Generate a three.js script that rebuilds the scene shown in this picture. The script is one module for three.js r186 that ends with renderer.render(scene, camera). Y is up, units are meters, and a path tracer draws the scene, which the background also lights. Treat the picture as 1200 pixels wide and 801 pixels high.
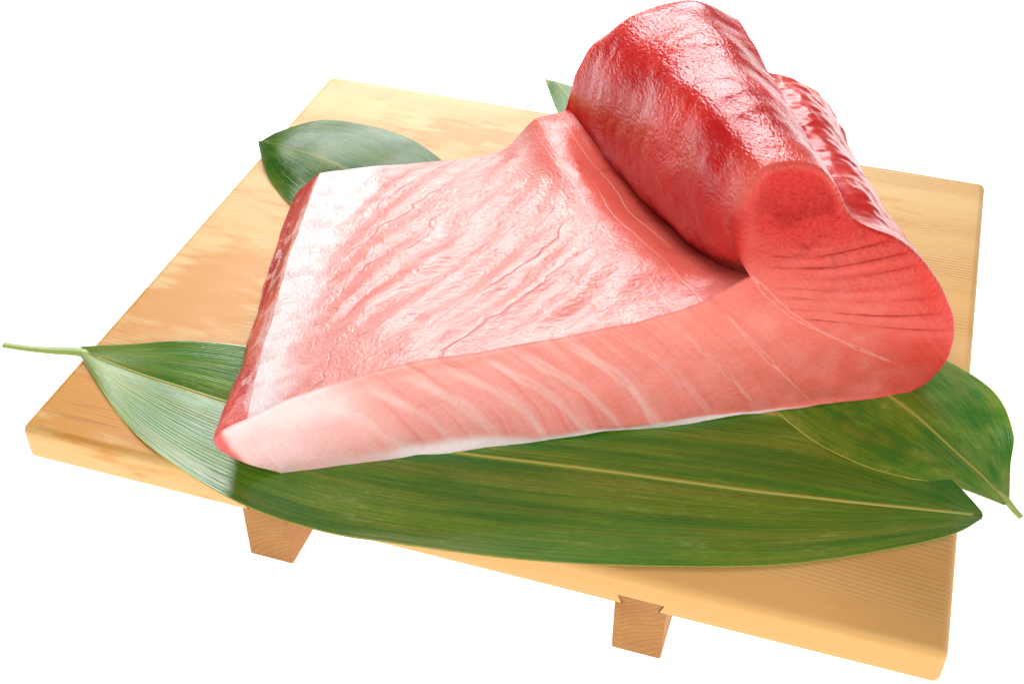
import * as THREE from 'three';
import { RoundedBoxGeometry } from 'three/addons/geometries/RoundedBoxGeometry.js';
import { mergeVertices } from 'three/addons/utils/BufferGeometryUtils.js';
import { RectAreaLightUniformsLib } from 'three/addons/lights/RectAreaLightUniformsLib.js';
import { Brush, Evaluator, SUBTRACTION } from 'three-bvh-csg';

// ------------------------------------------------------------------ camera, studio light, exposure
const deg = Math.PI / 180;
const scene = new THREE.Scene();
const camera = new THREE.PerspectiveCamera(29.08, 1200 / 801, 0.02, 30);
camera.position.set(0.1422, 0.4219, 0.5338);
camera.rotation.order = 'YXZ';
camera.rotation.set(-39.653 * deg, 17.5175 * deg, 0.34 * deg);

const ROOM = 0.24;                                     // the even, dim light of the white studio walls
const roomPixels = new Float32Array(8 * 4 * 4).map((_, i) => (i % 4 === 3 ? 1 : ROOM));
const room = new THREE.DataTexture(roomPixels, 8, 4, THREE.RGBAFormat, THREE.FloatType);
room.mapping = THREE.EquirectangularReflectionMapping;
room.magFilter = THREE.LinearFilter;
room.needsUpdate = true;
scene.background = room;
scene.environment = room;

RectAreaLightUniformsLib.init();
// the big softbox behind and above the food (it makes the wet highlights); the small side one and the weaker one over the camera are added fills
function softbox(name, w, h, intensity, from, to, color) {
  const l = new THREE.RectAreaLight(color, intensity, w, h);
  l.name = name;
  l.position.set(...from);
  l.lookAt(...to);
  scene.add(l);
}
softbox('back_softbox', 0.85, 0.45, 12, [-0.36, 0.59, -1.16], [0, 0.03, 0], 0xfdfdff);
softbox('side_softbox', 0.36, 0.36, 20, [-0.63, 0.9, -0.7], [-0.1, 0.0, 0.1], 0xfdfdff);
softbox('front_softbox', 1.0, 0.7, 9.5, [0.6, 1.1, 1.3], [0, 0.03, 0], 0xfcfdff);

const renderer = new THREE.WebGLRenderer({ antialias: true });
renderer.toneMapping = THREE.LinearToneMapping;
renderer.toneMappingExposure = 1;
renderer.shadowMap.enabled = true;

// ------------------------------------------------------------------ helpers
const clamp = (x, a = 0, b = 1) => (x < a ? a : x > b ? b : x);
const mix = (a, b, t) => a + (b - a) * t;
const smooth = (a, b, x) => { const t = clamp((x - a) / (b - a)); return t * t * (3 - 2 * t); };
const mix3 = (a, b, t) => [mix(a[0], b[0], t), mix(a[1], b[1], t), mix(a[2], b[2], t)];
const lin = (r, g, b) => [r, g, b].map((c) => { c /= 255; return c <= 0.04045 ? c / 12.92 : Math.pow((c + 0.055) / 1.055, 2.4); });
const TABLE_SIZE = 4096, RND = new Float32Array(TABLE_SIZE), PERM = new Uint16Array(TABLE_SIZE);
{
  let q = 12345;
  const next = () => { q = (Math.imul(q, 1664525) + 1013904223) >>> 0; return q / 4294967296; };
  for (let i = 0; i < TABLE_SIZE; i++) { RND[i] = next() * 2 - 1; PERM[i] = i; }
  for (let i = TABLE_SIZE - 1; i > 0; i--) { const j = Math.floor(next() * (i + 1)), t = PERM[i]; PERM[i] = PERM[j]; PERM[j] = t; }
}
function noise(x, y, z = 0) {                           // value noise, -1 .. 1
  const ix = Math.floor(x), iy = Math.floor(y), iz = Math.floor(z);
  let fx = x - ix, fy = y - iy, fz = z - iz;
  fx = fx * fx * (3 - 2 * fx); fy = fy * fy * (3 - 2 * fy);
  const z0 = PERM[iz & 4095], a0 = PERM[(iy + z0) & 4095], a1 = PERM[(iy + 1 + z0) & 4095];
  let p = RND[PERM[(ix + a0) & 4095]], q = RND[PERM[(ix + 1 + a0) & 4095]], t = RND[PERM[(ix + a1) & 4095]], u = RND[PERM[(ix + 1 + a1) & 4095]];
  p += (q - p) * fx; t += (u - t) * fx;
  const low = p + (t - p) * fy;
  if (fz === 0) return low;
  fz = fz * fz * (3 - 2 * fz);
  const z1 = PERM[(iz + 1) & 4095], b0 = PERM[(iy + z1) & 4095], b1 = PERM[(iy + 1 + z1) & 4095];
  p = RND[PERM[(ix + b0) & 4095]]; q = RND[PERM[(ix + 1 + b0) & 4095]]; t = RND[PERM[(ix + b1) & 4095]]; u = RND[PERM[(ix + 1 + b1) & 4095]];
  p += (q - p) * fx; t += (u - t) * fx;
  return low + (p + (t - p) * fy - low) * fz;
}
function fbm(x, y, z = 0, n = 4) {
  let s = 0, a = 0.5;
  for (let i = 0; i < n; i++) { s += a * noise(x, y, z); x = x * 2.03 + 17.1; y = y * 2.03 + 9.7; z = z * 2.03 + (z ? 3.3 : 0); a *= 0.5; }
  return s;
}
const ridge = (x, y, n = 3) => { let s = 0, a = 0.5; for (let i = 0; i < n; i++) { s += a * (1 - 2 * Math.abs(noise(x, y))); x = x * 2.1 + 5.3; y = y * 2.1 + 1.7; a *= 0.5; } return s; };
const toSRGB = (c) => 255 * (c <= 0.0031308 ? 12.92 * c : 1.055 * Math.pow(c, 1 / 2.4) - 0.055);
// paint(width, height, f): f(u, v) gives { c: [linear rgb], h: height 0..1, r: roughness }; the three become three maps
function paint(w, h, f) {
  const c = new Uint8Array(w * h * 4), b = new Float32Array(w * h), r = new Uint8Array(w * h * 4);
  for (let y = 0, i = 0; y < h; y++) {
    for (let x = 0; x < w; x++, i++) {
      const p = f((x + 0.5) / w, (y + 0.5) / h);
      for (let k = 0; k < 3; k++) { c[i * 4 + k] = clamp(toSRGB(clamp(p.c[k])), 0, 255); r[i * 4 + k] = clamp(p.r) * 255; }
      c[i * 4 + 3] = r[i * 4 + 3] = 255;
      b[i] = clamp(p.h);
    }
  }
  const make = (data, format, type, srgb) => {
    const t = new THREE.DataTexture(data, w, h, format, type);
    t.magFilter = THREE.LinearFilter; t.minFilter = THREE.LinearFilter;
    t.wrapS = t.wrapT = THREE.ClampToEdgeWrapping;
    if (srgb) t.colorSpace = THREE.SRGBColorSpace;
    t.needsUpdate = true;
    return t;
  };
  return { map: make(c, THREE.RGBAFormat, THREE.UnsignedByteType, true), bumpMap: make(b, THREE.RedFormat, THREE.FloatType), roughnessMap: make(r, THREE.RGBAFormat, THREE.UnsignedByteType) };
}
function grid(nu, nv, f) {                              // f(i / nu, j / nv) -> { p: Vector3, uv: [u, v] }
  const pos = [], uv = [], index = [];
  for (let j = 0; j <= nv; j++) for (let i = 0; i <= nu; i++) { const q = f(i / nu, j / nv); pos.push(q.p.x, q.p.y, q.p.z); uv.push(q.uv[0], q.uv[1]); }
  for (let j = 0; j < nv; j++) for (let i = 0; i < nu; i++) { const a = j * (nu + 1) + i, b = a + 1, c = a + nu + 1, d = c + 1; index.push(a, b, d, a, d, c); }
  const g = new THREE.BufferGeometry();
  g.setAttribute('position', new THREE.Float32BufferAttribute(pos, 3));
  g.setAttribute('uv', new THREE.Float32BufferAttribute(uv, 2));
  g.setIndex(index);
  g.computeVertexNormals();
  return g;
}
function part(name, geometry, material, parent) {
  const m = new THREE.Mesh(geometry, material);
  m.name = name; m.castShadow = m.receiveShadow = true;
  parent.add(m);
  return m;
}
function thing(name, label, category, group) {
  const o = new THREE.Group();
  o.name = name; o.userData = { label, category };
  if (group) o.userData.group = group;
  scene.add(o);
  return o;
}
const V = (x, y, z) => new THREE.Vector3(x, y, z);
const mm = (a) => V(a[0] / 1000, a[1] / 1000, a[2] / 1000);

// ------------------------------------------------------------------ the setting: an added white ground, glowing so that no shadow shows
const GROUND_Y = -0.0492;
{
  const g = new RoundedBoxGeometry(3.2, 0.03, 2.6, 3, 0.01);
  g.translate(0, GROUND_Y - 0.015, -0.1);
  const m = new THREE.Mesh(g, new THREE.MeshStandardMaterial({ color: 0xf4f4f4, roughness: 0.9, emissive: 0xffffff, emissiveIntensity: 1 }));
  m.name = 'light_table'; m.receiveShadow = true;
  m.userData = { kind: 'structure', label: 'added plain white glowing surface under and behind the wooden stand' };
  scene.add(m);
}

// ------------------------------------------------------------------ the wooden stand
const W = 0.42, D = 0.3564, T = 0.0182;
const PINE = { pale: lin(228, 194, 138), mid: lin(218, 170, 96), dark: lin(176, 116, 58), wet: lin(204, 138, 46) };
function grain(x, z) {                                  // growth rings of a flat-sawn pine board, metres
  const calm = smooth(-0.08, 0.1, x), warp = mix(0.022, 0.006, calm) * fbm(x * 3.6, z * 7, 0, 3) + 0.0012 * fbm(x * 16, z * 60, 0, 2);
  const k = (z + warp) * (1 + 0.1 * noise(x * 2, 3.3));
  const ring = k * 400 + 2.4 * noise(k * 40, 7.7), f = ring - Math.floor(ring);
  const late = smooth(0.35, 0.93, f) * (1 - smooth(0.93, 1, f));
  return { late: late * clamp(0.5 + 0.7 * noise(k * 70, 1.1) + 0.3 * noise(x * 6, k * 90)), fibre: fbm(x * 60, z * 1900, 0, 2), band: fbm(x * 2.5 + 4, k * 45, 0, 3) };
}
const blob = (x, z, cx, cz, rx, rz, a = 0) => { const dx = x - cx, dz = z - cz, c = Math.cos(a), s = Math.sin(a), p = (dx * c + dz * s) / rx, q = (-dx * s + dz * c) / rz; return Math.exp(-(p * p + q * q)); };
const board = paint(1792, 1344, (u, v) => {             // covers 0.50 m x 0.42 m round the board's middle
  const x = (u - 0.5) * 0.5, z = (v - 0.5) * 0.42, g = grain(x, z);
  const n = fbm(x * 60, z * 210, 0, 4), n2 = fbm(x * 14 + 9, z * 30, 0, 3);
  let wet = blob(x, z, -0.176, 0.043, 0.022, 0.030) * 1.1 + blob(x, z, -0.188, 0.072, 0.03, 0.014) + blob(x, z, -0.176, 0.155, 0.05, 0.022) * 1.5 + blob(x, z, -0.155, 0.11, 0.07, 0.03) * 0.9
    + blob(x, z, -0.12, -0.12, 0.012, 0.05, 1.2) * 0.5 + blob(x, z, -0.06, -0.138, 0.09, 0.014) * 0.9 + blob(x, z, -0.15, 0.0, 0.06, 0.06) * 0.35;
  wet = smooth(0.15, 0.95, wet + 0.7 * n + 0.3 * n2) * 0.9;
  const backPale = smooth(-0.05, -0.17, z) * 0.3;  // paler wood towards the back edge
  let c = mix3(PINE.pale, PINE.mid, clamp(0.5 + 0.6 * g.band - backPale * 0.6));
  c = mix3(c, PINE.dark, clamp(g.late * (0.75 - 0.4 * backPale) + 0.22 * Math.max(0, g.fibre)));
  c = mix3(c, PINE.wet, clamp(wet * 1.15));
  c = mix3(c, lin(214, 160, 90), 0.6 * smooth(0.02, 0.15, z) * smooth(-0.16, 0.02, x) * (1 + 0.25 * n2));
  const streak = smooth(0.12, 0.42, fbm(x * 16, z * 420, 3.5, 3)) * blob(x, z, -0.168, 0.157, 0.04, 0.014);
  c = mix3(c, lin(150, 78, 28), streak * 0.6);
  const edge = smooth(0.012, 0, Math.min(W / 2 - Math.abs(x), D / 2 - Math.abs(z)) + 0.006 * n2);
  c = mix3(c, lin(206, 146, 88), edge * 0.1);
  return { c, h: 0.5 - 0.25 * g.late + 0.2 * g.fibre + 0.1 * n, r: 0.5 - 0.12 * wet + 0.06 * n };
});
const woodMaterial = new THREE.MeshPhysicalMaterial({ ...board, bumpScale: 0.00012, roughness: 1, specularIntensity: 0.55 });
const endGrain = paint(512, 512, (u, v) => {            // 0.05 m square
  const x = u * 0.05, y = v * 0.05, a = y * 0.82 - x * 0.5 + 0.0016 * noise(x * 90, y * 90), k = a * 420, f = k - Math.floor(k);
  const late = smooth(0.3, 0.9, f) * (1 - smooth(0.9, 1, f)), n = fbm(x * 500, y * 500, 0, 3), m = fbm(x * 70, y * 70, 0, 3);
  let c = mix3(lin(178, 124, 56), lin(146, 92, 34), clamp(0.35 + 0.35 * late + 0.3 * n + 0.4 * m));
  return { c, h: 0.5 + 0.3 * n - 0.1 * late, r: 0.62 };
});
endGrain.map.wrapS = endGrain.map.wrapT = endGrain.bumpMap.wrapS = endGrain.bumpMap.wrapT = endGrain.roughnessMap.wrapS = endGrain.roughnessMap.wrapT = THREE.RepeatWrapping;
const legMaterial = new THREE.MeshPhysicalMaterial({ ...endGrain, bumpScale: 0.0001, roughness: 1 });

const stand = thing('serving_board', 'pale pine serving board on two dovetailed legs under the tuna and leaves', 'serving board');
stand.position.set(0, GROUND_Y, 0);
const LEGS = [-0.0872, 0.0872];
function legShape(grow) {
  const s = new THREE.Shape(), g = grow;
  s.moveTo(-0.0079 - g, -0.0184 + (g ? -0.004 : 0)); s.lineTo(-0.0079 - g, -0.0178); s.lineTo(-0.0098 - g, -0.0136 + g); s.lineTo(0.0098 + g, -0.0136 + g); s.lineTo(0.0079 + g, -0.0178);
  s.lineTo(0.0079 + g, -0.0184 + (g ? -0.004 : 0));
  if (!g) { s.lineTo(0.0112, -0.0184); s.lineTo(0.0110, -0.0482); s.quadraticCurveTo(0.0109, -0.0492, 0.0098, -0.0492); s.lineTo(-0.0098, -0.0492); s.quadraticCurveTo(-0.0109, -0.0492, -0.0110, -0.0482); s.lineTo(-0.0112, -0.0184); }
  return s;
}
{
  let g = new RoundedBoxGeometry(W, T, D, 7, 0.004);
  // the lower arris is sharper than the upper one
  for (let i = 0, q = g.attributes.position, m = g.attributes.normal; i < q.count; i++) {
    if (m.getY(i) >= -0.02) continue;
    const r = 0.004, e = 0.0010, nx = m.getX(i), ny = m.getY(i), nz = m.getZ(i), flat = Math.hypot(nx, nz);
    if (flat < 0.02) continue;
    const moved = [q.getX(i) - nx * r + (nx / flat) * (r - e + e * flat), -(T / 2 - e) + ny * e, q.getZ(i) - nz * r + (nz / flat) * (r - e + e * flat)];
    q.setXYZ(i, ...moved);
  }
  g.translate(0, -T / 2, 0);
  const p = g.attributes.position, n = g.attributes.normal, uv = g.attributes.uv;
  // a hand-planed front arris: the top front edge is eased more than the others
  for (let i = 0; i < p.count; i++) {
    const x = p.getX(i), y = p.getY(i), z = p.getZ(i), ax = Math.abs(n.getX(i)), ay = Math.abs(n.getY(i)), az = Math.abs(n.getZ(i));
    let px = x, pz = z;
    if (az > ay && az > ax) pz = z + Math.sign(z) * -y; else if (ax > ay) px = x + Math.sign(x) * -y;
    uv.setXY(i, px / 0.5 + 0.5, pz / 0.42 + 0.5);
  }
  const ev = new Evaluator(); ev.attributes = ['position', 'normal', 'uv']; ev.useGroups = false;
  let a = new Brush(g); a.updateMatrixWorld();
  for (const x of LEGS) {
    const sg = new THREE.ExtrudeGeometry(legShape(0.0004), { depth: D + 0.04, bevelEnabled: false });
    sg.translate(x, 0.0003, -D / 2 - 0.02);
    const suv = sg.attributes.uv, sp = sg.attributes.position;
    for (let i = 0; i < suv.count; i++) suv.setXY(i, sp.getX(i) / 0.5 + 0.5, 0.93);
    const b = new Brush(sg); b.updateMatrixWorld();
    a = ev.evaluate(a, b, SUBTRACTION); a.updateMatrixWorld();
  }
  g = a.geometry; g.translate(0, -GROUND_Y, 0);
  part('plank', g, woodMaterial, stand);
  for (const x of LEGS) {
    const lg = new THREE.ExtrudeGeometry(legShape(0), { depth: D - 0.0024, bevelEnabled: true, bevelThickness: 0.0008, bevelSize: 0.0004, bevelOffset: -0.0004, bevelSegments: 2, curveSegments: 6 });
    lg.translate(x, -GROUND_Y, -D / 2 + 0.0010);
    const lp = lg.attributes.position, ln = lg.attributes.normal, lu = lg.attributes.uv;
    for (let i = 0; i < lu.count; i++) {
      if (Math.abs(ln.getZ(i)) > 0.6) lu.setXY(i, (lp.getX(i) + 0.3) / 0.05, lp.getY(i) / 0.05);
      else lu.setXY(i, lp.getZ(i) / 0.6, (lp.getY(i) + lp.getX(i)) / 0.05);
    }
    part('leg', lg, legMaterial, stand);
  }
}

// ------------------------------------------------------------------ bamboo leaves
function leafPaint(seed, sheen, brown, light, tint) {
  return paint(900, 400, (u, v) => {                   // u along the leaf, v across from edge to edge
    const a = Math.abs(v - 0.5) * 2;
    const streak = fbm(u * 10 + seed, v * 150 + seed, 0, 3), fine = fbm(u * 30, v * 500 + seed, 0, 2), cloud = fbm(u * 9 + seed, v * 7, 0, 4), wide = fbm(u * 3.5 + seed * 2, v * 16, 0, 3);
    let c = mix3(lin(56, 114, 18), lin(112, 146, 36), clamp(0.42 + 0.6 * streak + 0.8 * cloud));
    c = mix3(c, lin(118, 116, 40), clamp(brown * smooth(-0.05, 0.4, wide + 0.4 * streak + 0.3 * cloud)));
    c = mix3(c, lin(36, 112, 26), clamp(0.7 * smooth(0.02, 0.36, fbm(u * 6, v * 16 + seed, 5.5, 4))));
    c = mix3(c, lin(172, 184, 104), light * smooth(0.2, 0.0, u + 0.05 * streak));
    c = mix3(c, lin(206, 192, 84), smooth(0.982, 1, a) * 0.8);
    c = mix3(c, lin(196, 186, 78), smooth(0.035, 0.012, a) * 0.45);
    const scuff = smooth(0.25, 0.5, fbm(u * 90, v * 70, 1.7 + seed, 3) + 0.4 * cloud) * smooth(0.0, 0.3, cloud);
    c = mix3(c, lin(176, 186, 130), scuff * 0.16);
    const speck = fbm(u * 300, v * 200, 0, 2);
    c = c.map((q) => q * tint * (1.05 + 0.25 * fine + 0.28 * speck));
    const vein = Math.sin(v * 330 + 1.2 * noise(u * 3, v * 6));
    c = c.map((q) => q * (1 + 0.05 * vein));
    return { c, h: 0.5 + 0.06 * vein + 0.25 * fine + 0.3 * streak, r: sheen + 0.12 * cloud - 0.05 * fine };
  });
}
function spline(list) { const c = new THREE.CatmullRomCurve3(list.map(mm), false, 'centripetal'); return (t) => c.getPoint(clamp(t)); }
// edges lowEdge / upEdge and the midrib as point lists in millimetres at matching stations
function leafBlade(mid, low, up, lift, nu, nv, thick) {
  const m = spline(mid), l = spline(low), h = spline(up);
  const at = (u, v) => {
    const k = (v - 0.5) * 2, M = m(u), E = k < 0 ? l(u) : h(u), a = Math.abs(k);
    const p = M.clone().lerp(E, a);
    p.y += lift(u, k);
    return p;
  };
  const across = 1;
  const pos = [], uv = [], index = [];
  for (const side of [0, 1]) for (let j = 0; j <= nv; j++) for (let i = 0; i <= nu; i++) {
    const u = i / nu, v = j / nv, p = at(u, v);
    if (side) p.y -= thick * (0.35 + 0.65 * Math.pow(Math.sin(Math.PI * v), 0.4)) * across;
    pos.push(p.x, p.y, p.z); uv.push(u, v);
  }
  const N = (nu + 1) * (nv + 1);
  for (const side of [0, 1]) for (let j = 0; j < nv; j++) for (let i = 0; i < nu; i++) {
    const a = side * N + j * (nu + 1) + i, b = a + 1, c = a + nu + 1, d = c + 1;
    if (side) index.push(a, d, b, a, c, d); else index.push(a, b, d, a, d, c);
  }
  const rim = (a, b) => index.push(a, b, b + N, a, b + N, a + N);
  for (let i = 0; i < nu; i++) { rim(i + 1, i); rim(nv * (nu + 1) + i, nv * (nu + 1) + i + 1); }
  for (let j = 0; j < nv; j++) { rim(j * (nu + 1), (j + 1) * (nu + 1)); rim((j + 1) * (nu + 1) + nu, j * (nu + 1) + nu); }
  const g = new THREE.BufferGeometry();
  g.setAttribute('position', new THREE.Float32BufferAttribute(pos, 3));
  g.setAttribute('uv', new THREE.Float32BufferAttribute(uv, 2));
  g.setIndex(index);
  g.computeVertexNormals();
  return { geometry: g, at };
}
function taperTube(points, radius, flat, n = 60, m = 10) { // a stalk or rib along points, radius(t) wide, flattened in y
  return grid(n, m, (t, a) => {
    const p = points(t), q = points(Math.min(1, t + 0.01)), o = points(Math.max(0, t - 0.01)), d = q.clone().sub(o).normalize();
    const s = V(0, 1, 0).cross(d).normalize(), up = d.clone().cross(s), r = radius(t), w = -a * 2 * Math.PI;
    return { p: p.clone().addScaledVector(s, Math.cos(w) * r).addScaledVector(up, Math.sin(w) * r * flat), uv: [t, a] };
  });
}
const ribMaterial = new THREE.MeshPhysicalMaterial({ color: new THREE.Color().setRGB(...lin(168, 166, 70)), roughness: 0.45 });
const stalkMaterial = new THREE.MeshPhysicalMaterial({ color: new THREE.Color().setRGB(...lin(158, 178, 92)), roughness: 0.4 });
function leaf(name, label, o) {
  const t = thing(name, label, 'leaf', undefined);
  const { geometry, at } = leafBlade(o.mid, o.low, o.up, o.lift, o.nu ?? 220, o.nv ?? 60, o.thick ?? 0.0005);
  part('blade', geometry, new THREE.MeshPhysicalMaterial({ ...leafPaint(o.seed, o.sheen ?? 0.36, o.brown ?? 0.3, o.light ?? 0.5, o.tint ?? 1.05), bumpScale: 0.00022, roughness: 1, specularIntensity: o.spec ?? 1 }), t);
  if (o.rib) part('midrib', taperTube((u) => { const p = at(mix(o.rib[0], o.rib[1], u), 0.5); p.y += 0.0001; return p; }, (u) => mix(o.ribWidth ?? 0.0011, 0.0005, o.ribFlip ? u : 1 - u), 0.55, 160), ribMaterial, t);
  if (o.stalk) { const s = spline(o.stalk); part('stalk', taperTube(s, o.stalkRadius, 0.55), stalkMaterial, t); }
  return t;
}
leaf('bamboo_leaf', 'longest green leaf lying along the front of the board with a stalk at left', {
  mid: [[-211, 1.2, 123], [-182.4, 1.6, 127.1], [-152.6, 1.2, 130.6], [-119, .9, 134.3], [-83.4, .8, 135.1], [-45.1, .8, 134.7], [-8.8, .8, 131.7], [53, .8, 123], [109.6, .8, 115.8], [164.7, .9, 107.7], [193.5, 1.3, 103.1], [219, 2, 99.8]],
  low: [[-208.7, 1.2, 126.9], [-177.8, 1, 151.5], [-150.9, 0.8, 169], [-111.9, .5, 185], [-81.2, .6, 192.8], [-50.2, .2, 194.9], [-17.9, .5, 192], [36.2, .7, 184.2], [91.2, .7, 170.3], [140, .7, 153.5], [186, .9, 128.5], [210, 1.5, 112], [218.7, 2, 101.6]],
  up: [[-212.6, 1.2, 120.6], [-189.5, 5, 115], [-163, 8, 107], [-130.4, 8, 101], [-95.5, 3, 97], [-56.8, .7, 94.8], [-19.5, .7, 89.2], [41.3, .7, 79], [100.3, .7, 66.1], [151.6, .7, 61.7], [201, .9, 77], [212.4, 1.7, 89.6], [218.4, 2.2, 97.9]],
  lift: (u, k) => 0.0016 * noise(u * 9, k * 1.6 + 4) * smooth(0.42, 0.1, u) - 0.0006 * Math.exp(-k * k * 80) + 0.0003 * noise(u * 20, k * 3) * smooth(0.3, 0.5, u) * smooth(0.3, -0.2, k) + 0.0005,
  seed: 3.1, brown: 0.4, light: 0.5, tint: 0.95, rib: [0.03, 0.985], ribWidth: 0.0010, sheen: 0.33,
  stalk: [[-246.4, 6, 135.1], [-236, 4, 131.9], [-224.7, 2.2, 127.8], [-210.8, 1.0, 123.4], [-205, 0.4, 124.2]], stalkRadius: (t) => mix(0.0019, 0.0036, t * t) * Math.sqrt(1 - smooth(0.75, 1, t) * 0.999),
});
leaf('bamboo_leaf_001', 'short green leaf under the right corner of the tuna, its stalk past the board', {
  mid: [[229, 1.5, 88], [217.1, 2.4, 74.2], [197.3, 2.6, 54], [176.4, 2.6, 36.2], [155, 2.2, 23.8], [118, 1.0, 6]],
  low: [[227.6, 1.5, 89.3], [206.6, 1.7, 84.4], [184.6, 1.7, 85.8], [161.7, 1.7, 83.1], [143, 1.6, 75.5], [100, 1, 40]],
  up: [[230, 1.5, 86], [229.6, 2.4, 64], [230.2, 3, 44], [224.6, 3, 23], [208, 2.4, 4], [150, 1, -23]],
  lift: (u, k) => 0.0007 * noise(u * 6, k * 2) - 0.0005 * Math.exp(-k * k * 60),
  seed: 8.4, brown: 0.3, light: 0.35, rib: [0.02, 0.9], ribWidth: 0.0008, nu: 160, sheen: 0.36,
  stalk: [[235.6, -1.5, 91.9], [232.4, -0.4, 89.5], [229, 1.2, 86.6], [224, 2, 81.5]], stalkRadius: (t) => mix(0.0014, 0.0021, t) * Math.sqrt(1 - smooth(0.6, 1, t) * 0.999),
});
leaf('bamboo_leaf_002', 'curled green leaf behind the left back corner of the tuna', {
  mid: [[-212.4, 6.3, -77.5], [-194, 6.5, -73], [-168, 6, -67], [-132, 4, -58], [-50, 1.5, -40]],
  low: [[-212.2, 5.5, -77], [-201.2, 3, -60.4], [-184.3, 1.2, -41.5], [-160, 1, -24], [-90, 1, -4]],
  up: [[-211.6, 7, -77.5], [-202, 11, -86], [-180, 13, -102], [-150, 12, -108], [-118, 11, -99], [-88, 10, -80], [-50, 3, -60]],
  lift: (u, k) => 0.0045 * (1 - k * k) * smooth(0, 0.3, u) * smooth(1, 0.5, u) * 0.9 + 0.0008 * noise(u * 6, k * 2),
  seed: 14.2, brown: 0.12, light: 0.1, nu: 140, sheen: 0.3, tint: 0.6, spec: 0.4,  // tint darkened to offset the stronger light falling on this leaf
});
leaf('bamboo_leaf_003', 'small leaf tip poking out behind the back of the tuna', {
  mid: [[-71, 4, -210], [-62, 6, -203], [-48, 5, -188], [-20, 2, -150], [10, 1, -110]],
  low: [[-71, 4, -209.5], [-65, 3, -199], [-56, 2, -182], [-30, 1, -140], [0, 1, -100]],
  up: [[-70.5, 4.3, -210.5], [-60, 4, -209], [-42, 3.5, -203], [-8, 1.5, -160], [22, 1, -120]],
  lift: (u, k) => 0.0012 * (1 - k * k) * smooth(0, 0.3, u),
  seed: 21.7, brown: 0.05, light: 0.9, nu: 80, nv: 30, sheen: 0.4,
});

// ------------------------------------------------------------------ the block of tuna
// rails that run from the cut front face to the back: points in millimetres at the front, the middle and the back
const RAILS = [
  ['base', [-81.2, 0.8, 170.0], null, [-165, 1.5, -40]],
  ['chamfer', [-100.5, 11.5, 176.3], [-143, 3, 64.5], [-169.6, 2, -37.2]],
  ['side', [-106, 23.2, 179.2], [-138.5, 8.5, 62.5], [-165.4, 7.1, -38.8]],
  ['top', [-91.8, 33.7, 171.7], [-126.5, 24.5, 63.5], [-154.7, 16, -42.9]],
  ['t1', [-74.7, 40.7, 162.7], null, [-141.4, 17.9, -47.9]],
  ['t2', [-48.1, 50.5, 148.9], null, [-118.7, 20, -56.6]],
  ['t3', [-2.2, 56.7, 125], null, [-88.2, 23, -68.1]],
  ['t4', [44.3, 61.6, 100.9], null, [-58.2, 28.3, -79.5]],
  ['t5', [77.6, 68, 83.6], [24, 52.5, 3], [-40.3, 47.7, -86.3]],
  ['crease', [104, 82.4, 69.8], [48.9, 50, -7.6], [-23.1, 54.8, -92.9]],
  ['f1', [96.6, 94.7, 73.7], [43, 65, -4], [-23, 65.4, -92.9]],
  ['f2', [93.3, 107.4, 75.4], [40.5, 87, -6], [-19.8, 77.9, -94.1]],
  ['f3', [95.7, 121.9, 74.1], [42.5, 109, -12], [-13.4, 91.5, -96.6]],
  ['l1', [102.9, 135.1, 70.4], [51.5, 123.5, -16], [-1.8, 106.5, -101]],
  ['l2', [114.7, 137.8, 64.3], [65.7, 129.5, -22], [15.8, 117, -107.5]],
  ['l3', [123.8, 134.3, 59.5], [80, 128, -28], [36, 120, -115]],
  ['ridge', [131.9, 123.9, 55.3], null, [58.5, 109.5, -123]],
  ['valley', [142.6, 106.3, 49.8], [108, 87, -40.5], [76.5, 79, -130]],
  ['b1', [159.5, 94.9, 41], null, [87, 75.5, -134.3]],
  ['b2', [176.5, 78.5, 32.1], [135, 72, -56], [106, 66, -138]],
  ['r1', [189.4, 55.2, 25.4], [147, 49, -66], [118, 52, -141]],
  ['r2', [195.3, 38.9, 22.3], [154, 30, -67], [122, 30, -146]],
  ['r3', [195.6, 19.1, 22.2], [153, 15, -67], [126, 15, -146]],
  ['r4', [189.8, 6.1, 25.2], [146, 4, -65], [121, 4, -145]],
  ['end', [180.5, 1.5, 30.1], [138, 1.5, -62], [114, 1.5, -143]],
];
const RIM = { base: 0.8, chamfer: 1.4, side: 1.6, top: 1.2, t1: 1.2, t2: 1.4, t3: 1.4, t4: 1.4, t5: 1.4, crease: 1.2, f1: 5, f2: 7, f3: 6, l1: 4, l2: 3, l3: 2.5, ridge: 2, valley: 2, b1: 2.2, b2: 2.5, r1: 2.5, r2: 2.8, r3: 2.8, r4: 2.2, end: 1.5 };
const nF = V(0.52, 0, 1).normalize(), uF = V(1, 0, -0.52).normalize(), oF = V(0.0254, 0, 0.1107);
const rails = RAILS.map(([name, f, m, b]) => {
  const F = mm(f).addScaledVector(nF, -RIM[name] / 1000), B = mm(b), Fz = mm(f);
  const Mi = m ? mm(m) : Fz.clone().add(B).multiplyScalar(0.5);
  return { name, F, M: Mi, B, rim: RIM[name] / 1000 };
});
const idx = (n) => rails.findIndex((r) => r.name === n);
const LOBE_END = V(0.045, 0.055, -0.112);
const SOFT = new Set(['l1', 'l2', 'l3', 'ridge', 'valley', 'b1', 'b2', 'r1']);   // rails that round off at the far end
const rawRail = (r, s) => r.F.clone().multiplyScalar((1 - s) * (1 - 2 * s)).addScaledVector(r.M, 4 * s * (1 - s)).addScaledVector(r.B, s * (2 * s - 1));
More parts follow.
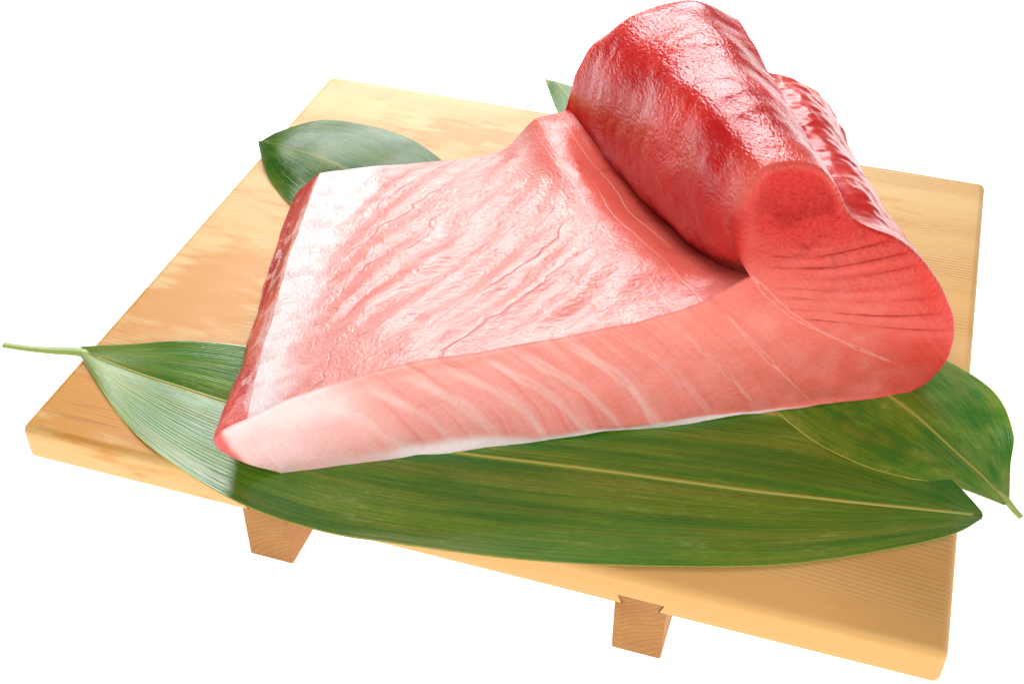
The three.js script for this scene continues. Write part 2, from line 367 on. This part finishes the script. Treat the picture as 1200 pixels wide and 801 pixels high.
const railAt = (r, s) => { const p = rawRail(r, s); if (s > 0.93 && SOFT.has(r.name)) { const k = (s - 0.93) / 0.07; p.lerp(LOBE_END, (r.name[0] === 'b' || r.name === 'r1' ? 0.16 : 0.06) * (1 - Math.sqrt(Math.max(0, 1 - k * k)))); } return p; };
const wob = (p, k, o) => V(noise(p.x * k + o, p.y * k, p.z * k + 0.3), noise(p.x * k, p.y * k + o + 31, p.z * k + 7.1), noise(p.x * k + 5, p.y * k + 3, p.z * k + o + 57.5));
function unevenness(p) { return wob(p, 38, 2).multiplyScalar(0.0010).add(wob(p, 120, 9).multiplyScalar(0.00035)); }
function section(from, to, s) {                          // a smooth curve over the rails from..to at depth s
  const c = new THREE.CatmullRomCurve3(rails.slice(from, to + 1).map((r) => railAt(r, s)), false, 'centripetal');
  return (t) => c.getPoint(t);
}
const flesh = (maps, bump, extra = {}) => new THREE.MeshPhysicalMaterial({ ...maps, bumpScale: bump, roughness: 1, ior: 1.4, ...extra });
const tuna = thing('tuna_block', 'large wedge-shaped block of raw tuna, pale pink at left and deep red at right', 'fish');
tuna.position.set(0, 0, 0);
function sheet(name, fromName, toName, nt, ns, material, extra) {
  const a = idx(fromName), b = idx(toName), rows = [];
  for (let j = 0; j <= ns; j++) rows.push(section(a, b, j / ns));
  const g = grid(nt, ns, (t, s) => {
    const p = rows[Math.round(s * ns)](t);
    p.add(unevenness(p));
    if (extra) extra(p, t, s);
    return { p, uv: [t, s] };
  });
  return part(name, g, material, tuna);
}

// the pale fatty top: t runs from the skin side (0) to the crease (1), s from the front (0) to the back (1)
const fatMaps = paint(1150, 1150, (t, s) => {
  const X = t * 0.21, Y = s * 0.22;
  const w1 = fbm(X * 30, Y * 30, 0, 4), fine = fbm(X * 620, Y * 620, 0, 3), mid = fbm(X * 150, Y * 150, 2.2, 3), crinkle = ridge(X * 380 + w1 * 2, Y * 300, 3);
  const bandEdge = 0.11 + 0.17 * s * s + 0.035 * w1 + 0.02 * noise(s * 40, 2);
  const white = 1 - smooth(bandEdge - 0.05, bandEdge + 0.13, t + 0.05 * mid);
  const apex = 0.74 + 0.05 * noise(s * 5, 9);
  // seams: chevrons, slanting up to the apex line, then running along the crease
  const c1 = (s - 1.35 * t + 0.10 * noise(t * 4, s * 4) + 0.03 * noise(t * 11, s * 11) + 0.012 * noise(t * 40, s * 40)) * 7.2, f1 = Math.abs(c1 - Math.round(c1));
  const seamL = smooth(0.045, 0.008, f1 + 0.02 * mid) * smooth(bandEdge + 0.02, bandEdge + 0.14, t) * (1 - smooth(apex - 0.05, apex + 0.03, t)) * clamp(0.55 + 0.75 * noise(Math.round(c1) * 3.3, s * 4 + t * 3)), bandL = smooth(0.42, 0.1, f1 + 0.1 * mid) * smooth(bandEdge + 0.02, bandEdge + 0.14, t) * (1 - smooth(apex - 0.05, apex + 0.03, t));
  const c2 = (t - 0.05 * (s - 0.5) ** 2 + 0.012 * noise(s * 6, 4.2)) * 15, f2 = Math.abs(c2 - Math.round(c2));
  const seamR = smooth(0.055, 0.0, f2) * smooth(apex, apex + 0.05, t) * smooth(0.985, 0.95, t) * (0.5 + 0.5 * noise(s * 4, Math.round(c2) * 9));
  let c = mix3(lin(236, 154, 144), lin(228, 120, 106), clamp(0.45 + 0.9 * w1 + 0.35 * mid));
  c = mix3(c, lin(234, 96, 80), smooth(apex - 0.08, apex + 0.16, t) * 0.85);
  c = mix3(c, lin(206, 50, 44), smooth(0.965, 1, t) * 0.7);
  c = mix3(c, lin(240, 184, 174), bandL * clamp(0.2 + 0.9 * mid + w1));
  c = mix3(c, lin(218, 92, 92), seamL * 0.55);
  c = mix3(c, lin(250, 226, 218), smooth(0.06, 0, Math.abs(t - apex + 0.02 + 0.02 * mid)) * clamp(0.4 + w1) * 0.6);  // gloss along the apex painted in as a near-white band
  c = mix3(c, lin(248, 205, 196), Math.max(0, seamR) * 0.75);
  c = mix3(c, lin(244, 230, 226), white * (0.9 + 0.15 * mid));
  c = mix3(c, lin(226, 176, 170), white * smooth(0.0, 0.4, fbm(t * 10, s * 34, 0, 4) + 0.2 * t) * 0.5);
  const blood = smooth(0.36, 0.5, fbm(X * 90 + 3, Y * 90, 0, 3)) * (1 - white) * 0.35;
  c = mix3(c, lin(196, 60, 52), blood);
  const fibre = (noise(t * 14 + 3 * w1 + mid, s * 70 + 6 * w1) + 0.5 * mid) * white;
  return { c, h: 0.5 + (0.11 * crinkle * (1 - white * 0.7) + 0.16 * fine + 0.08 * mid) * (1 - 0.55 * smooth(apex, apex + 0.1, t)) - 0.3 * seamL + 0.08 * bandL - 0.08 * seamR + 0.14 * fibre * white, r: 0.34 + 0.1 * mid + 0.06 * white };
});
sheet('fatty_flesh', 'top', 'crease', 260, 220, flesh(fatMaps, 0.0012), (p, t, s) => {
  p.y += 0.0007 * noise(t * 3, s * 3) * Math.sin((s - 1.35 * t) * 7.2 * 2 * Math.PI) * smooth(0.12, 0.3, t) * smooth(0.85, 0.7, t) * smooth(0, 0.08, s) * smooth(1, 0.93, s);
  p.y += 0.003 * smooth(0.5, 0.75, t) * smooth(1, 0.78, t) * smooth(0.05, 0.3, s) * smooth(1, 0.8, s);
}).userData.label = 'pale pink fatty top with a white fat border along its left edge';

// the red lobe
const leanMaps = paint(1000, 1000, (t, s) => {
  const X = t * 0.17, Y = s * 0.2;
  const w = fbm(X * 26, Y * 26, 0, 4), mid = fbm(X * 130, Y * 90, 1.3, 3), fine = fbm(X * 700, Y * 500, 0, 2), drape = fbm(X * 60 + w, Y * 22 + X * 60, 4.1, 3), wrinkle = ridge(X * 120 + 2 * w, Y * 60 + X * 70, 3);
  let c = mix3(lin(188, 14, 11), lin(218, 40, 29), clamp(0.45 + 1.1 * w + 0.4 * mid));
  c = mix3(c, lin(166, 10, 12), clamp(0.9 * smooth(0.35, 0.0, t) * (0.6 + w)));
  c = mix3(c, lin(236, 52, 30), smooth(0.93, 1, s + 0.03 * w) * 0.8);
  c = mix3(c, lin(230, 86, 72), smooth(0.12, 0.0, s + 0.05 * w) * 0.75 * smooth(0.25, 0.5, t));  // front edge lightened: a rim highlight painted into the red
  c = mix3(c, lin(224, 80, 68), smooth(0.35, 0.52, fbm(X * 44, Y * 44 + X * 30, 7, 3)) * 0.5);
  c = mix3(c, lin(96, 6, 8), smooth(0.13 + 0.05 * w, 0.0, t) * 0.85 * smooth(1.1, 0.3, s));  // shade of the deep crease painted in as dark red
  return { c, h: 0.5 + 0.12 * mid + 0.3 * fine * clamp(0.9 + 0.6 * w) + 0.05 * drape + 0.09 * wrinkle, r: 0.26 + 0.08 * mid };
});
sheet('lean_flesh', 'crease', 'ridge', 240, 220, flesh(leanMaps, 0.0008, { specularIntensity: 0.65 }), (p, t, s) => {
  const a = smooth(0, 0.1, t) * smooth(1, 0.92, t) * smooth(0, 0.06, s) * smooth(1, 0.96, s);
  p.y += a * 0.0012 * noise(t * 7 + s * 3, s * 6 + 2);
}).userData.label = 'deep red lean lobe with a wet sheen';

// the torn flesh behind the ridge
const tornMaps = paint(800, 1000, (t, s) => {
  const X = t * 0.14, Y = s * 0.2;
  const w = fbm(X * 40, Y * 40, 0, 4), mid = fbm(X * 150, Y * 120, 1.3, 3), fat = smooth(0.14, 0.42, ridge(X * 60 + w * 2, Y * 42, 3) - 0.25 + 0.5 * mid);
  let c = mix3(lin(194, 32, 30), lin(230, 84, 74), clamp(0.5 + w + 0.5 * mid));
  c = mix3(c, lin(240, 160, 150), fat * 0.35);
  return { c, h: 0.5 + 0.35 * w + 0.3 * mid + 0.1 * fat, r: 0.26 + 0.1 * mid };
});
sheet('torn_flesh', 'ridge', 'end', 200, 220, flesh(tornMaps, 0.0006, { specularIntensity: 0.6 }), (p, t, s) => {
  const a = smooth(0, 0.06, t) * smooth(1, 0.7, t) * smooth(0, 0.05, s) * smooth(1, 0.96, s);
  p.addScaledVector(V(0.6, 0.7, 0.2), a * (0.0016 * noise(t * 9, s * 10) + 0.0006 * noise(t * 30, s * 40)));
}).userData.label = 'rough red flesh with white fat flecks on the right flank';

// the dark red skin side at left
const sideMaps = paint(256, 900, (t, s) => {
  const n = fbm(t * 7, s * 16, 0, 4), st = fbm(t * 16 + n, s * 9 + n * 0.5, 2, 4), fine = fbm(t * 40, s * 260, 0, 2);
  let c = mix3(lin(184, 30, 32), lin(226, 78, 68), clamp(0.5 + 1.4 * st));
  c = mix3(c, lin(240, 186, 180), smooth(0.16, 0.4, fbm(t * 9 + 3, s * 30, 5, 3) + 0.3 * smooth(0.7, 1, t)) * 0.7);
  c = mix3(c, lin(236, 84, 70), smooth(0.16, 0.0, s + 0.05 * n) * 0.8);
  c = mix3(c, lin(244, 190, 184), smooth(0.9, 1.0, t + 0.2 * n) * 0.7);
  return { c, h: 0.5 + 0.4 * st + 0.2 * fine, r: 0.32 + 0.1 * n };
});
sheet('skin_side', 'base', 'top', 70, 260, flesh(sideMaps, 0.0018)).userData.label = 'dark red membrane side along the left edge';

// the cut front face: rings from its outline in to a spine
const SPINE = [[-129.9, 19.5], [-107.4, 21.2], [-84.7, 23.8], [-31.4, 29.6], [22.7, 30.8], [61.9, 34.4], [84, 43], [95.8, 52], [101, 64], [104, 78], [105.5, 92], [105, 108]];
const CAP = { base: 0.7, chamfer: 0.2, side: 0, top: 0.2, t1: 1, t2: 2, t3: 3, t4: 4, t5: 5, crease: 7, f1: 8.4, f2: 9.6, f3: 10.6, l1: 11, l2: 11, l3: 11, ridge: 10.6, valley: 10, b1: 9.6, b2: 9, r1: 8.4, r2: 7.6, r3: 7, r4: 6.5, end: 6 };
const spineAt = (q) => { const a = Math.min(Math.floor(q), SPINE.length - 2), f = q - a; return [mix(SPINE[a][0], SPINE[a + 1][0], f), mix(SPINE[a][1], SPINE[a + 1][1], f)]; };
{
  const cuts = ['base', 'top', 'crease', 'ridge', 'end'].map(idx), counts = [70, 260, 240, 200], outline = [];
  for (let k = 0; k < 4; k++) {
    const sec = section(cuts[k], cuts[k + 1], 0), span = cuts[k + 1] - cuts[k];
    for (let i = 0; i < counts[k]; i++) {
      const t = i / counts[k], p = sec(t), q = cuts[k] + t * span, a = Math.floor(q), f = q - a;
      outline.push({ p: p.add(unevenness(p)), rim: mix(rails[a].rim, rails[a + 1].rim, f), sk: spineAt(mix(CAP[rails[a].name], CAP[rails[a + 1].name], f)) });
    }
  }
  // back along the bottom edge
  const E0 = section(cuts[3], cuts[4], 0)(1), E1 = section(cuts[0], cuts[1], 0)(0), backSpine = [6, 5, 4, 3, 2, 0.7], NB = 220;
  for (let i = 0; i <= NB; i++) {
    const t = i / NB, p = E0.clone().lerp(E1, t), q = Math.min(t * 5, 4.9999), a = Math.floor(q), f = q - a;
    outline.push({ p: p.add(unevenness(p)), rim: mix(0.0015, 0.0008, t), sk: spineAt(mix(backSpine[a], backSpine[a + 1], f)) });
  }
  const rings = [0, 0.0002, 0.0005, 0.001, 0.0016, 0.0024, 0.0034, 0.0046, 0.006, 0.0075];   // metres in from the rim
  const NR = rings.length + 40, N = outline.length;
  const U0 = -0.155, V0 = -0.004, US = 0.36, VS = 0.15;
  const g = grid(N - 1, NR, (x, y) => {
    const o = outline[Math.round(x * (N - 1))], j = Math.round(y * NR);
    const spine = oF.clone().addScaledVector(uF, o.sk[0] / 1000); spine.y = o.sk[1] / 1000;
    const rimPoint = o.p.clone().addScaledVector(nF, o.rim), len = rimPoint.distanceTo(spine);
    const last = Math.min(rings[rings.length - 1], len * 0.5), d = j < rings.length ? rings[j] * (last / rings[rings.length - 1]) : mix(last, len, (j - rings.length + 1) / (NR - rings.length + 1));
    const p = rimPoint.clone().lerp(spine, d / len);
    const k = clamp(1 - d / Math.min(o.rim, last)), back = o.rim * (1 - Math.sqrt(Math.max(0, 1 - k * k)));
    const flat = smooth(0, 0.008, d);
    const uu = p.clone().sub(oF).dot(uF), vv = p.y;
    // the face is not quite flat: it dishes under the lobe and swells at the right
    let bulge = 0.0016 * noise(uu * 22 + 3, vv * 22) + 0.0005 * noise(uu * 80, vv * 80);
    bulge += 0.0006 * Math.exp(-(((uu - 0.108) / 0.03) ** 2) - ((vv - 0.1) / 0.022) ** 2) + 0.0016 * Math.exp(-(((uu - 0.16) / 0.04) ** 2) - ((vv - 0.045) / 0.035) ** 2);
    p.addScaledVector(nF, -back + bulge * flat);
    return { p, uv: [(uu - U0) / US, (vv - V0) / VS] };
  });
  const poly = (pts, u, v) => { let best = 1e9, at = 0; for (let i = 0; i + 1 < pts.length; i++) { const [ax, ay] = pts[i], [bx, by] = pts[i + 1], dx = bx - ax, dy = by - ay, t = clamp(((u - ax) * dx + (v - ay) * dy) / (dx * dx + dy * dy)), d = Math.hypot(u - ax - t * dx, v - ay - t * dy); if (d < best) { best = d; at = (i + t) / (pts.length - 1); } } return [best, at]; };
  const bend = (l) => new THREE.CatmullRomCurve3(l.map(([a, b]) => V(a, b, 0))).getPoints(8).map((q) => [q.x, q.y]);
  const whiteLines = [[[-96.9, 34.3], [-81, 22.2], [-66.7, 6.9]], [[-79.8, 41.8], [-58.2, 24.9], [-43.4, 6.9]], [[-64.7, 47.4], [-39.1, 27.2], [-19.9, 3.2]], [[-47.9, 49.9], [-16.1, 26.3], [-0.1, 3.8]], [[-31.1, 53.4], [-0.6, 29.1], [20, 2.3]], [[-14.3, 54.9], [15, 29.4], [38.3, 0.5]], [[6.3, 57.9], [36.6, 28.8], [52.4, 2.7]], [[55.6, 60.9], [75.4, 38.5], [112, -9.3]], [[76.1, 67.7], [92.4, 46.2], [126.8, 5]], [[88.6, 82.4], [110.5, 58.5], [170.4, 20]], [[28, 60], [55, 36], [80, 3]]].map(bend);
  const darkLines = [[[92.1, 93.3], [117.3, 90.3], [154.8, 95.8]], [[91, 87.6], [126.1, 83.4], [164.3, 88]], [[90.9, 82.1], [131.1, 77.2], [171.9, 80.2]], [[92.3, 77.4], [136.4, 69.5], [177.9, 71.5]], [[97, 71.2], [141.6, 62.7], [183, 61.3]], [[101.8, 64.4], [147.1, 54.7], [186.6, 51]], [[110.7, 57.5], [152.4, 48.1], [190.3, 40.6]]].map(bend);
  const rimPts = outline.filter((_, i) => i % 6 === 0).map((o) => { const q = o.p.clone().sub(oF); return [q.dot(uF) * 1000, o.p.y * 1000]; });
  const topRim = rimPts.slice(Math.floor(310 / 6), Math.floor(770 / 6));
  const cutMaps = paint(1300, 542, (a, b) => {
    const u = (a * US + U0) * 1000, v = (b * VS + V0) * 1000;         // millimetres on the face
    const w = fbm(u * 0.03, v * 0.03, 0, 4), mid = fbm(u * 0.12, v * 0.12, 3, 3), fine = fbm(u * 0.7, v * 0.7, 0, 3), grain2 = fbm((u + v) * 0.35, (u - v) * 1.1, 6, 2);
    const lobe = smooth(46, 112, v + 0.2 * (u - 110) + 8 * w) * smooth(60, 92, u);
    const right = smooth(150, 205, u + 0.22 * v + 6 * w);
    let c = mix3(lin(250, 204, 198), lin(250, 166, 154), smooth(-125, -60, u + 14 * w));
    c = mix3(c, lin(246, 130, 114), smooth(-60, 60, u) * 0.8);
    c = mix3(c, lin(234, 96, 80), smooth(60, 150, u) * 0.8);
    c = mix3(c, lin(218, 40, 26), right * 0.9);
    c = mix3(c, lin(198, 34, 26), lobe * 0.95);
    c = mix3(c, lin(164, 14, 12), lobe * clamp(0.05 + 0.65 * smooth(-0.15, 0.4, w + 0.9 * mid)) * smooth(60, 100, v + 9 * w + 6 * mid) * smooth(137, 116, v + 8 * w + 6 * mid));
    c = mix3(c, lin(250, 172, 162), clamp(0.16 + 0.6 * mid) * (1 - lobe) * (1 - right) * 0.5);
    let h = 0.5 + 0.2 * fine + 0.25 * mid + 0.12 * grain2, d, t;
    // fine muscle layers that run parallel to the fat lines
    const q = u - 33 * (1 - Math.pow(clamp((v - 3) / 50, 0, 1.6), 1.3)) + 3 * w, layer = fbm(q * 0.30, v * 0.012, 2.5, 4), hair = fbm(q * 1.3, v * 0.03, 8, 2);
    c = mix3(c, lin(250, 190, 180), clamp(smooth(0.02, 0.4, layer) * 0.42 + 0.25 * Math.max(0, hair)) * smooth(95, 0, u) * (1 - lobe));
    c = mix3(c, lin(236, 104, 90), clamp(smooth(0.0, -0.4, layer)) * 0.35 * smooth(-110, -60, u) * (1 - lobe));
    h += 0.12 * layer;
    whiteLines.forEach((l, i) => {
      if (u < l[0][0] - 12 || u > l[8][0] + 12) return;
      [d, t] = poly(l, u, v);
      d += 1.4 * mid + 2.2 * w + 0.4 * fine;
      const wide = i < 4 ? 3.8 : i < 7 ? 2.8 : i < 10 ? 0.7 : 1.4, k = smooth(wide * (1 + 0.5 * w), 0, Math.abs(d)) * (i < 7 ? smooth(-0.05, 0.2, t) * mix(0.8, 0.45, t) : i < 10 ? 0.4 : 0.25) * (0.75 + 0.5 * w);
      c = mix3(c, lin(250, 214, 204), clamp(k));
    });
    darkLines.forEach((l, i) => {
      [d, t] = poly(l, u, v);
      d += 0.9 * w + 0.35 * mid;
      const k = smooth(0.6, 0, Math.abs(d)) * smooth(0, 0.15, t) * smooth(1.0, 0.86, t) * clamp(0.6 + 0.8 * noise(t * 5, i * 7.7));
      c = mix3(c, lin(140, 20, 20), k * 0.75); h -= 0.3 * k;
      const pale = smooth(2.2, 0.6, Math.abs(d - 3)) * smooth(0.1, 0.4, t) * (0.5 + w); c = mix3(c, lin(240, 120, 104), clamp(pale * 0.3));
    });
    const skin = smooth(-84, -60, u) * smooth(135, 90, u), white = smooth(mix(9.5, 4.2, smooth(-70, 110, u)), 3, v + 2 * w) * mix(0.4, 0.97, skin);
    c = mix3(c, lin(250, 232, 228), clamp(white * smooth(-110, -85, u) * smooth(150, 100, u)));
    const wrap = smooth(-78, -100, u + 0.5 * (v - 35) + 5 * mid) * smooth(20, 34, v + 3 * w); c = mix3(c, lin(250, 238, 234), wrap * 0.45);
    const tip = smooth(-138, -143.5, u + 0.35 * (v - 20) + 4 * mid); c = mix3(c, lin(220, 70, 62), tip * 0.85);
    if (u > 62 && v > 50) { d = 1e9; for (const q of topRim) d = Math.min(d, Math.hypot(u - q[0], v - q[1])); const k = smooth(7, 1, d + 2 * w); c = mix3(c, lin(190, 22, 18), smooth(12, 0.5, d + 3 * w) * smooth(80, 88, v) * smooth(126, 110, v) * smooth(88, 80, u) * 0.9); c = mix3(c, lin(232, 104, 90), smooth(4.5, 0.1, d + 2 * w) * smooth(108, 126, v) * 0.75); h += 0.5 * (fine + mid) * lobe; c = mix3(c, lin(224, 58, 42), smooth(14, 2, d) * smooth(150, 175, u) * 0.8); }  // the pale upper rim is a highlight put into the colour
    c = c.map((q) => q * (1 + 0.07 * fine));
    const speck = smooth(0.44, 0.52, fbm(u * 0.33 + 8, v * 0.33, 9, 2)) * 0.15 * smooth(40, 6, v); c = mix3(c, lin(190, 40, 36), speck * smooth(0, 90, u));
    return { c, h, r: 0.44 + 0.1 * mid - 0.1 * lobe };
  });
  const m = part('cut_face', g, flesh(cutMaps, 0.0007, { specularIntensity: 0.55 }), tuna);
  m.userData.label = 'smooth cut front face, pink with white fat lines at left and red at right';
}
// closing faces: the far end and the underside
{
  const cuts = ['base', 'top', 'crease', 'ridge', 'end'].map(idx), back = [];
  for (let k = 0; k < 4; k++) { const sec = section(cuts[k], cuts[k + 1], 1), n = [70, 260, 240, 200][k]; for (let i = 0; i < n + (k === 3 ? 1 : 0); i++) { const p = sec(i / n); back.push(p.add(unevenness(p))); } }
  const b0 = back[0], b1 = back[back.length - 1];
  const g = grid(back.length - 1, 20, (x, y) => { const p = back[Math.round(x * (back.length - 1))], f = b0.clone().lerp(b1, x); return { p: p.clone().lerp(f, y), uv: [0.5 + 0.3 * x, 0.3 + 0.4 * y] }; });
  part('far_end', g, flesh(leanMaps, 0.0011), tuna);
  const u0 = idx('base'), u1 = idx('end');
  const ug = grid(30, 60, (t, s) => { const a = railAt(rails[u0], s), b = railAt(rails[u1], s); a.add(unevenness(a)); b.add(unevenness(b)); return { p: a.lerp(b, t), uv: [0.02 + 0.05 * t, s] }; });
  part('underside', ug, flesh(fatMaps, 0.0005), tuna);
}

renderer.render(scene, camera);
